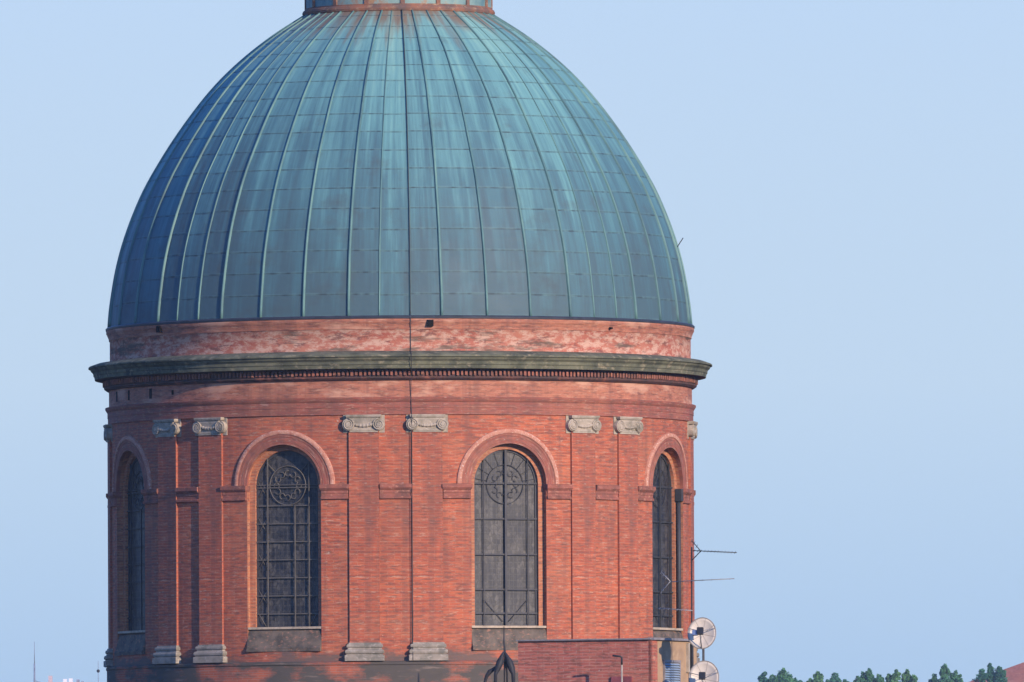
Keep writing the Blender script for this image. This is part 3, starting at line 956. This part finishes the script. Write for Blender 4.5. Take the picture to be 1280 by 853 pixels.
# ================================================================== IRON FINIAL in front of the drum
fp = at(631, 814, 486.0)
ft = at(630, 788, 486.0)
fin = tag(empty('iron_finial', (fp.x, fp.y, 0)), 'dark wrought iron finial with spreading curved legs and a thin spike below the middle window', 'finial')
def lf(v): return Vector(v) - Vector((fp.x, fp.y, 0))
b = MB(); b.tube([lf(at(630.3, 860, 486)), lf(fp), lf(at(630, 802, 486)), lf(at(630, 783, 486))], [0.02, 0.045, 0.03, 0.012], 6); b.build('spike', M['cable'], fin)
LEGS = [([(630, 815), (627, 821), (625, 828), (622, 836), (619.5, 843), (619, 862)], [.04, .07, .13, .11, .06, .06], -.25),
        ([(624, 832), (618, 836), (612, 840), (608, 846), (606, 854), (606, 866)], [.05, .06, .08, .06, .05, .05], .1),
        ([(630.5, 815), (634, 821), (636.5, 828), (639.5, 836), (641.5, 843), (642, 862)], [.04, .06, .13, .12, .07, .06], -.2),
        ([(630, 816), (631.5, 824), (633, 832), (634, 842), (634, 862)], [.03, .03, .04, .03, .03], .7)]
for pp, rr, dy in LEGS:
    b = MB()
    b.tube([lf(at(x, y, 486)) + Vector((0, dy * i / len(pp), 0)) for i, (x, y) in enumerate(pp)], rr, 8)
    b.build('curved_leg', M['cable'], fin)
b = MB()
zt = at(630, 858, 486).z
prof = [(0.75, 0), (0.75, zt - .6), (0.9, zt - .55), (0.9, zt - .3), (0.7, zt - .1), (0.7, zt), (0.02, zt + .02)]
for j in range(12):
    for (r0, z0), (r1, z1) in zip(prof[:-1], prof[1:]):
        a, c = 2 * PI * j / 12, 2 * PI * (j + 1) / 12
        b.face([(r0 * math.cos(a), r0 * math.sin(a), z0), (r0 * math.cos(c), r0 * math.sin(c), z0), (r1 * math.cos(c), r1 * math.sin(c), z1), (r1 * math.cos(a), r1 * math.sin(a), z1)])
b.build('stone_pinnacle', M['base_stone'], fin)

# ================================================================== BRICK BLOCK (lower right)
DB = 470.0
corner = at(813.5, 799.5, DB)
ANG = R_(25)                         # the left face turns 35 deg away to the left
blk = tag(empty('brick_block', (corner.x, corner.y, 0)), 'flat topped plum brick block with a tan rendered side and louvre', 'building')
LX = Vector((-math.cos(ANG), math.sin(ANG), 0))     # along the left face, going away left
RX = Vector((math.sin(ANG), math.cos(ANG), 0))      # along the right face, going away right
Zv = Vector((0, 0, 1))
HB = corner.z
WL, WR = 4.70, 3.55
b = MB()
b.face([LX * WL, Vector((0, 0, 0)), Zv * HB, LX * WL + Zv * HB], [(0, 0), (WL, 0), (WL, HB), (0, HB)])
b.face([LX * WL + RX * WR, LX * WL, LX * WL + Zv * HB, LX * WL + RX * WR + Zv * HB])
b.face([RX * WR, LX * WL + RX * WR, LX * WL + RX * WR + Zv * HB, RX * WR + Zv * HB])
b.face([Zv * HB, RX * WR + Zv * HB, RX * WR + LX * WL + Zv * HB, LX * WL + Zv * HB])
b.build('brick_wall', M['brick_block'], blk)
NL = Vector((-math.sin(ANG), -math.cos(ANG), 0)); NR = Vector((math.cos(ANG), -math.sin(ANG), 0))
b = MB(); b.box(RX * (WR / 2 + .2) + NR * -0.03 + Zv * (HB / 2 - 0.01), WR - 0.4, 0.14, HB - 0.02, (RX, NR, Zv)); b.build('rendered_wall', M['tan'], blk)
b = MB(); b.box(RX * 0.20 + NR * -0.015 + Zv * (HB / 2 - 0.01), 0.40, 0.14, HB - 0.02, (RX, NR, Zv)); b.build('brick_quoin', M['quoin'], blk)
# coping
b = MB()
b.box(LX * (WL / 2) + NL * 0.0 + Zv * (HB + 0.02), WL + 0.06, 0.19, 0.045, (LX, NL, Zv))
b.box(RX * (WR / 2) + NR * 0.02 + Zv * (HB + 0.023), WR + 0.06, 0.24, 0.075, (RX, NR, Zv))
b.build('coping', M['zinc'], blk)
# louvre vent
def rf(px, py):                       # point on the right face seen at a photo pixel
    d0 = (fwd + right * ((px - 640) / FPX) - up * ((py - 426.5) / FPX))
    n = NR
    t = ((corner - CAMPOS).dot(n)) / d0.dot(n)
    return CAMPOS + d0 * t - Vector((corner.x, corner.y, 0))
A = rf(827.5, 825); B = rf(847, 853)
cx_ = (A + B) / 2
wv = abs((B - A).dot(RX)); hv = 2.2
fr_ = MB()
topz = A.z
cxy = RX * ((A + B) / 2).dot(RX)
fr_.box(cxy + NR * 0.055 + Zv * (topz - 0.04), wv + 0.06, 0.10, 0.08, (RX, NR, Zv))
for s_ in (-1, 1):
    fr_.box(cxy + RX * (s_ * wv / 2) + NR * 0.055 + Zv * (topz - hv / 2 - .083), 0.05, 0.10, hv, (RX, NR, Zv))
fr_.box(cxy + NR * 0.045 + Zv * (topz - hv / 2 - .083), wv - 0.055, 0.02, hv - .01, (RX, NR, Zv))
lv = fr_.build('louvre_vent', M['zinc'], blk)
sm = MB()
k = 0
while 0.14 + k * 0.078 < hv - .1:
    zz = topz - 0.14 - k * 0.078
    tilt = (NR * 0.8 - Zv * 0.6).normalized()
    sm.box(cxy + NR * 0.085 + Zv * zz, wv - 0.06, 0.075, 0.012, (RX, tilt, RX.cross(tilt)))
    k += 1
sm.build('slats', M['louvre'], lv)
# downpipe with hopper
A = rf(859.5, 803)
b = MB()
px_ = RX * A.dot(RX)
b.tube([px_ + NR * 0.12 + Zv * (HB - .95), px_ + NR * 0.12 + Zv * 0.0], 0.07, 8)
b.build('downpipe', M['pipe'], blk)
b = MB(); b.box(px_ + NR * 0.11 + RX * 0.03 + Zv * (HB - .50), 0.12, 0.12, 0.80, (RX, NR, Zv)); b.build('pipe_hopper', M['iron_grey'], blk)
b = MB(); b.box(px_ - RX * 0.19 + NR * 0.09 + Zv * (HB - .55), 0.10, 0.10, 0.95, (RX, NR, Zv)); b.build('pale_upstand', M['pipe'], blk)
# bright new tiles at the foot of the corner, dark red lean-to roof further left
def lfp(px, py):
    d0 = (fwd + right * ((px - 640) / FPX) - up * ((py - 426.5) / FPX))
    t = ((corner - CAMPOS).dot(NL)) / d0.dot(NL)
    return CAMPOS + d0 * t - Vector((corner.x, corner.y, 0))
A = lfp(765, 846); B = lfp(790.5, 853)
b = MB()
w0, w1 = A.dot(LX), B.dot(LX)
b.box(LX * ((w0 + w1) / 2) + NL * 0.02 + Zv * (A.z - 1.0), abs(w0 - w1), 0.10, 2.0, (LX, NL, Zv))
b.build('red_shutter', M['red_board'], blk)

# roof pipe standing before the block
A = lfp(791.5, 822) + NL * 0.9
vp = tag(empty('vent_pipe', (corner.x + A.x, corner.y + A.y, 0)), 'thin pale vent pipe with a dark bent top before the plum brick wall', 'pipe')
b = MB(); b.tube([(0, 0, 0), (0, 0, A.z - .25)], 0.03, 8); b.build('pipe_shaft', M['pipe'], vp)
b = MB(); b.tube([(0, 0, A.z - .25), (0, 0, A.z - .02), (-0.05, 0, A.z + .02), (-0.30, 0, A.z + .05)], 0.032, 8); b.build('bent_cowl', M['cable'], vp)

# ================================================================== SATELLITE DISHES
def dish(px, py, dist, yaw, rad, squash, label, pole_drop):
    c = at(px, py, dist)
    root = tag(empty('satellite_dish', (c.x, c.y, c.z)), label, 'satellite dish', 'satellite dishes on the block')
    # dish axis: towards the camera, turned
    N = Vector((math.sin(yaw) * math.cos(R_(14)), -math.cos(yaw) * math.cos(R_(14)), math.sin(R_(14))))
    T = Vector((0, 0, 1)).cross(N).normalized() * -1
    U = N.cross(T) * 1.0
    if U.z < 0: U = -U
    def P(a, r, o=0.0):
        return T * (math.cos(a) * r * squash) + U * (math.sin(a) * r) + N * (0.26 * r * r / rad - 0.10 + o)
    b = MB()
    n = 40
    fronts = [[P(2 * PI * j / n, rad * i / 6) for j in range(n + 1)] for i in range(7)]
    backs = [[P(2 * PI * j / n, rad * i / 6, -0.03) for j in range(n + 1)] for i in range(7)]
    b.grid(fronts, None, True); b.grid(backs, None, True, True)
    b.grid([fronts[-1], backs[-1]], None, False)
    b.build('reflector', M['dish'], root)
    r = MB()
    r.tube([P(2 * PI * j / n, rad + 0.004, -0.012) for j in range(n + 1)], 0.018, 6, False)
    for k in range(8):
        a = 2 * PI * (k + .3) / 8
        r.tube([P(a, rad * q, 0.003) for q in (0.1, .4, .7, .99)], 0.0045, 4, False)
    r.build('rim_and_ribs', M['dish_rim'], root)
    arm = MB()
    f = N * 0.44 - U * 0.04
    arm.tube([P(-PI / 2, rad * .98), f - U * 0.06], 0.02, 6)
    arm.tube([P(PI * .9, rad * .98), f], 0.012, 5)
    arm.tube([P(PI * .1, rad * .98), f], 0.012, 5)
    arm.build('feed_arm', M['alu'], root)
    h = MB(); h.box(f - T * 0.0 , 0.20, 0.16, 0.22, (T, N, U)); h.build('receiver', M['lnb'], root)
    h = MB(); h.box(f + T * (0.17 if T.x < 0 else -0.17) - U * 0.05 - N * 0.03, 0.17, 0.12, 0.16, (T, N, U)); (h.build('cable_box', M['blue'], root) if pole_drop < 5 else None)
    p = MB()
    p.tube([-N * 0.14, -N * 0.32, -N * 0.32 - Vector((0, 0, pole_drop))], 0.04, 8)
    p.build('mount', M['alu'], root)
    return root
dish(877.5, 792, 469.5, R_(-9), 0.51, 0.88, 'upper cream satellite dish beside the tan rendered wall, level with the block roof', 1.6)
dish(880, 848, 469.2, R_(-9), 0.56, 0.86, 'lower cream satellite dish half hidden behind the tan rendered wall corner', 12.0)

# ================================================================== TELEVISION AERIAL MAST
DA = 470.6
m0 = at(864.5, 806, DA); m1 = at(864.5, 684, DA)
am = tag(empty('aerial_mast', (m0.x, m0.y, m0.z - 1.5)), 'slim dark mast carrying three television aerials beside the drum', 'aerial')
o = Vector((m0.x, m0.y, m0.z - 1.5))
b = MB(); b.tube([Vector((0, 0, 0)), m1 - o], 0.026, 8); b.build('mast', M['cable'], am)
def yagi(name, pa, pb, nel, size, refl=None, ref_len=0.35, mat='alu'):
    A = at(pa[0], pa[1], DA) - o; B = at(pb[0], pb[1], DA - 0.35) - o
    b = MB(); b.tube([A, B], 0.016, 6)
    d = (B - A).normalized()
    e = Vector((d.y * -1, d.x, 0)).normalized()
    e = (e * 0.93 + Vector((0, 0, 0.37)))
    for i in range(nel):
        t = (i + .5) / nel
        c = A + (B - A) * t
        b.tube([c - e * size, c + e * size], 0.009, 5)
    root = b.build(name, M[mat], am)
    if refl:
        C = at(refl[0], refl[1], DA) - o
        r = MB()
        sd = 1 if refl[2] > 0 else -1
        for s_ in (-1, 1):
            tip = C + d * (-ref_len * 0.7) * sd + Vector((0, 0, s_ * ref_len * 0.75))
            r.tube([C, tip], 0.016, 6)
            for q in (.45, .75, 1.0):
                c = C + (tip - C) * q
                r.tube([c - e * .16, c + e * .16], 0.008, 5)
        r.build('corner_reflector', M[mat], root)
yagi('yagi_aerial', (866, 688.5), (921, 691), 13, 0.10, (876, 689, 1), 0.42, 'iron_grey')
yagi('yagi_aerial', (838, 727.5), (918, 723.5), 7, 0.07, (838, 727, 1), 0.42, 'alu')
yagi('yagi_aerial', (822, 760.5), (866, 763.5), 8, 0.08, None, 0.3, 'alu')

# ================================================================== FAR SETTING
def gz(x, y):
    """terrain: flat town, rising to a low hill behind"""
    t = max(0.0, min(1.0, (y - 250) / 700.0))
    t = t * t * (3 - 2 * t)
    return 21.0 * t
b = MB()
ys = [-900, -600, -500, -300, -100, 0, 100, 200, 260, 320, 400, 480, 560, 640, 720, 800, 880, 960, 1100, 1500, 2200, 2700]
xs = [-1500, -800, -400, -200, -100, 0, 100, 200, 400, 800, 1500]
b.grid([[Vector((x, y, gz(x, y))) for x in xs] for y in ys], None, True)
tag(b.build('ground', M['ground']), None, None, None, 'structure')

# ---- trees on the hill
DT = 2000.0
PM = FPX / DT
def tree(lobes, label, mat, dist, seed):
    rnd = random.Random(seed)
    x0 = sum(l[0] for l in lobes) / len(lobes)
    top = at(x0, min(l[1] for l in lobes), dist)
    base = Vector((top.x, top.y, gz(top.x, top.y)))
    root = tag(empty('tree', base), label, 'tree', 'trees on the far skyline')
    H = top.z - base.z
    tr = MB()
    sway = [Vector((rnd.uniform(-.25, .25), rnd.uniform(-.25, .25), 0)) for _ in range(4)]
    spine = [Vector((0, 0, -0.2)), Vector((0, 0, H * .3)) + sway[0], Vector((0, 0, H * .6)) + sway[1], Vector((0, 0, H * .85)) + sway[2]]
    tr.tube(spine, [0.30, 0.22, 0.13, 0.05], 8)
    cl = []
    for (lx, ly, w) in lobes:
        p = at(lx, ly, dist) - base
        rw = w / PM / 2
        p.y += rnd.uniform(-1, 1)
        # stacked clumps narrowing to the lobe's tip
        cl.append((Vector((p.x, p.y, p.z - rw * 0.55)), rw * 0.55))
        cl.append((Vector((p.x + rnd.uniform(-.2, .2) * rw, p.y, p.z - rw * 1.35)), rw * 0.9))
        cl.append((Vector((p.x + rnd.uniform(-.4, .4) * rw, p.y, p.z - rw * 2.2)), rw * 1.05))
        for q in range(1, 6):
            cl.append((Vector((p.x + rnd.uniform(-.6, .6) * rw, p.y + rnd.uniform(-.6, .6) * rw, p.z - rw * (2.2 + q * .75))), rw * (1.05 + .12 * q)))
        for q in range(6):
            a = rnd.uniform(0, 2 * PI)
            cl.append((Vector((p.x + math.cos(a) * rw * .75, p.y + math.sin(a) * rw * .8, p.z - rw * rnd.uniform(1.0, 2.2))), rw * rnd.uniform(.35, .5)))
        tr.tube([spine[2], Vector((p.x * .6, p.y * .6, (p.z - rw) * .85)), Vector((p.x, p.y, p.z - rw * .6))], [0.10, 0.06, 0.02], 6)
    half = max(abs((at(l[0], l[1], dist) - base).x) + l[2] / PM / 2 for l in lobes)
    for q in range(9):
        a = rnd.uniform(0, 2 * PI); rr = rnd.uniform(.2, .9)
        cl.append((Vector((math.cos(a) * half * rr, math.sin(a) * half * rr, H * rnd.uniform(.40, .68))), half * rnd.uniform(.4, .62)))
    tr.build('trunk', M['bark'], root)
    lv = MB()
    for c, r in cl:
        n = int(110 + 420 * r * r) if r < 1.6 else int(230 * r * r)
        n = min(n, 800)
        for i in range(n):
            d = Vector((rnd.gauss(0, 1), rnd.gauss(0, 1), rnd.gauss(0, 1))).normalized()
            p = c + Vector((d.x, d.y, d.z * 1.05)) * r * (rnd.uniform(.35, 1.0) ** .5) * (0.85 + 0.75 * mnoise.noise((c + d * r) * 1.9))
            s = rnd.uniform(.07, .17)
            a = Vector((rnd.gauss(0, 1), rnd.gauss(0, 1), rnd.gauss(0, 1))).normalized()
            e = a.cross(d + Vector((.01, .02, .03))).normalized()
            f = e.cross(a).normalized()
            lv.face([p - e * s, p + f * s * .7, p + e * s, p - f * s * .7], [(0, 0), (1, 0), (1, 1), (0, 1)])
    lv.build('crown', mat, root, weld=False)
    return root
tree([(955, 839.5, 15)], 'small round topped dark tree nearest the satellite dishes on the skyline', M['leaf_b'], DT, 1)
tree([(978, 835, 22), (966, 842, 18), (987, 842, 16)], 'broad bushy green tree, second from the dishes on the skyline', M['leaf_a'], DT - 20, 2)
tree([(994, 847.5, 12), (1001, 850, 10)], 'lowest little tree beside the broad bushy one on the skyline', M['leaf_b'], DT + 20, 3)
tree([(1023, 838.5, 12), (1013, 847, 9)], 'narrow column shaped tree with a small side shoot on the skyline', M['leaf_c'], DT - 10, 4)
tree([(1044, 840.5, 16), (1056, 848.5, 11), (1034, 849, 10)], 'rounded tree with low shoulders on both sides, right of the column shaped one', M['leaf_b'], DT + 10, 5)
tree([(1086, 835.5, 9), (1079, 839.5, 10), (1072, 845, 12), (1090, 842, 12), (1099, 842.5, 13)], 'ragged tree with many small tips and gaps in the middle of the skyline row', M['leaf_a'], DT - 15, 6)
tree([(1120, 837, 11), (1134, 837.5, 13), (1142, 844, 9), (1111, 842, 9)], 'tree with two equal rounded tips on the skyline', M['leaf_c'], DT, 7)
tree([(1181, 830.5, 13), (1168, 842.5, 13), (1195, 837.5, 14), (1201, 848, 9)], 'tree with one tall pointed tip and two lower ones, left of the red roof', M['leaf_a'], DT + 15, 8)
tree([(1227, 835.5, 17), (1250, 832.5, 13), (1238, 829, 6), (1240, 838, 14)], 'dark tree in front of the red tiled roof', M['leaf_b'], DT - 40, 9)

# ---- house with red roof far right
hc = at(1305, 853, 2060.0)
hz = gz(hc.x, hc.y)
ho = tag(empty('far_house', (hc.x, hc.y, hz)), 'far house with a red tiled hipped roof behind the rightmost tree', 'house')
pmh = FPX / 2060.0
apex = 2 + (1135 - 826) / pmh - hz
eave = 2 + (1135 - 858) / pmh - hz
hwid = 100 / pmh
b = MB(); b.box((0, 0, eave / 2 - .05), 2 * hwid - 1.0, 9.0, eave - .1); b.build('wall', M['far_wall'], ho)
b = MB()
e0 = [Vector((-hwid, -5, eave)), Vector((hwid, -5, eave)), Vector((hwid, 5, eave)), Vector((-hwid, 5, eave))]
r0, r1 = Vector((-1.0, 0, apex)), Vector((1.0, 0, apex))
b.face([e0[0], e0[1], r1, r0]); b.face([e0[2], e0[3], r0, r1]); b.face([e0[3], e0[0], r0]); b.face([e0[1], e0[2], r1]); b.face(e0[::-1])
b.build('roof', M['tile'], ho)
b = MB(); b.box((hwid - 1.2, 0, eave * .5), 0.3, 2.0, 1.2); b.build('window', M['hole'], ho)

# ---- far left: mast, finial, roof tops
DL = 1500.0
p1 = at(43, 802.5, DL); g0 = gz(p1.x, p1.y)
fm = tag(empty('far_mast', (p1.x, p1.y, g0)), 'tall thin grey mast at the far left edge of the skyline', 'mast')
b = MB(); b.tube([(0, 0, 0), (0, 0, p1.z - g0 - 2.2)], [0.14, 0.075], 8); b.build('lower_pole', M['far_pole'], fm)
b = MB(); b.tube([(0, 0, p1.z - g0 - 2.2), (0, 0, p1.z - g0)], [0.05, 0.025], 6); b.build('upper_whip', M['far_pole'], fm)
b = MB(); b.tube([(0, 0, p1.z - g0 - 4.0), (0.6, 0, p1.z - g0 - 4.15)], 0.04, 6); b.build('side_arm', M['far_pole'], fm)
p1 = at(122.7, 826, DL); pb = at(122.7, 839, DL); g0 = gz(p1.x, p1.y)
ff = tag(empty('far_ball_finial', (p1.x, p1.y, g0)), 'slender rod with a dark ball near its top beside the drum foot', 'finial')
b = MB(); b.tube([(0, 0, 0), (0, 0, p1.z - g0)], [0.06, 0.025], 6); b.build('rod', M['far_pole'], ff)
b = MB(); b.ball((0, 0, pb.z - g0), 0.17, 10, 8); b.build('ball', M['cable'], ff)
pt = at(84, 848.5, DL + 30); g0 = gz(pt.x, pt.y)
hl = tag(empty('flat_roofed_house', (pt.x, pt.y, g0)), 'flat roofed far house with white roof boxes and a pink chimney', 'house')
hh = at(84, 855.5, DL + 30).z - g0
b = MB(); b.box((0, 0, hh / 2), 9.0, 8.0, hh); b.build('wall', M['far_wall'], hl)
pm = FPX / (DL + 30)
for (x, y, w) in ((81.5, 849, 5), (88.5, 848.3, 5)):
    q = at(x, y, DL + 30); b = MB(); b.box((q.x - pt.x, 0, (hh + q.z - g0) / 2), w / pm, 0.6, q.z - g0 - hh); b.build('roof_box', M['far_white'], hl)
for (x, y, w) in ((97.5, 849.5, 4), (103, 851.5, 3)):
    q = at(x, y, DL + 30); b = MB(); b.box((q.x - pt.x, 0, (hh + q.z - g0) / 2), w / pm, 0.6, q.z - g0 - hh); b.build('dark_chimney', M['far_pole'], hl)
q = at(63, 845, DL + 30); b = MB(); b.box((q.x - pt.x + .0, 0, (hh - .6 + q.z - g0) / 2), 5 / pm, 0.5, q.z - g0 - hh + .6); b.build('pink_chimney', M['far_pink'], hl)

# ---- the thin blue evening air between the camera and the town
b = MB(); b.box((0, 800, 24.5), 3200, 4000, 51.0)
air = b.build('haze', None, None)
air.data.materials.clear()
hm = bpy.data.materials.new('haze'); hm.use_nodes = True
ht_ = hm.node_tree; ht_.nodes.clear()
ho_ = ht_.nodes.new('ShaderNodeOutputMaterial'); pv = ht_.nodes.new('ShaderNodeVolumePrincipled')
pv.inputs['Density'].default_value = 0.00007
pv.inputs['Color'].default_value = (0.55, 0.75, 1.0, 1)
ht_.links.new(pv.outputs[0], ho_.inputs['Volume'])
air.data.materials.append(hm)
tag(air, None, None, None, 'stuff')

# ------------------------------------------------------------------ render
scene.render.engine = 'CYCLES'
scene.render.resolution_x = 1024
scene.render.resolution_y = 682
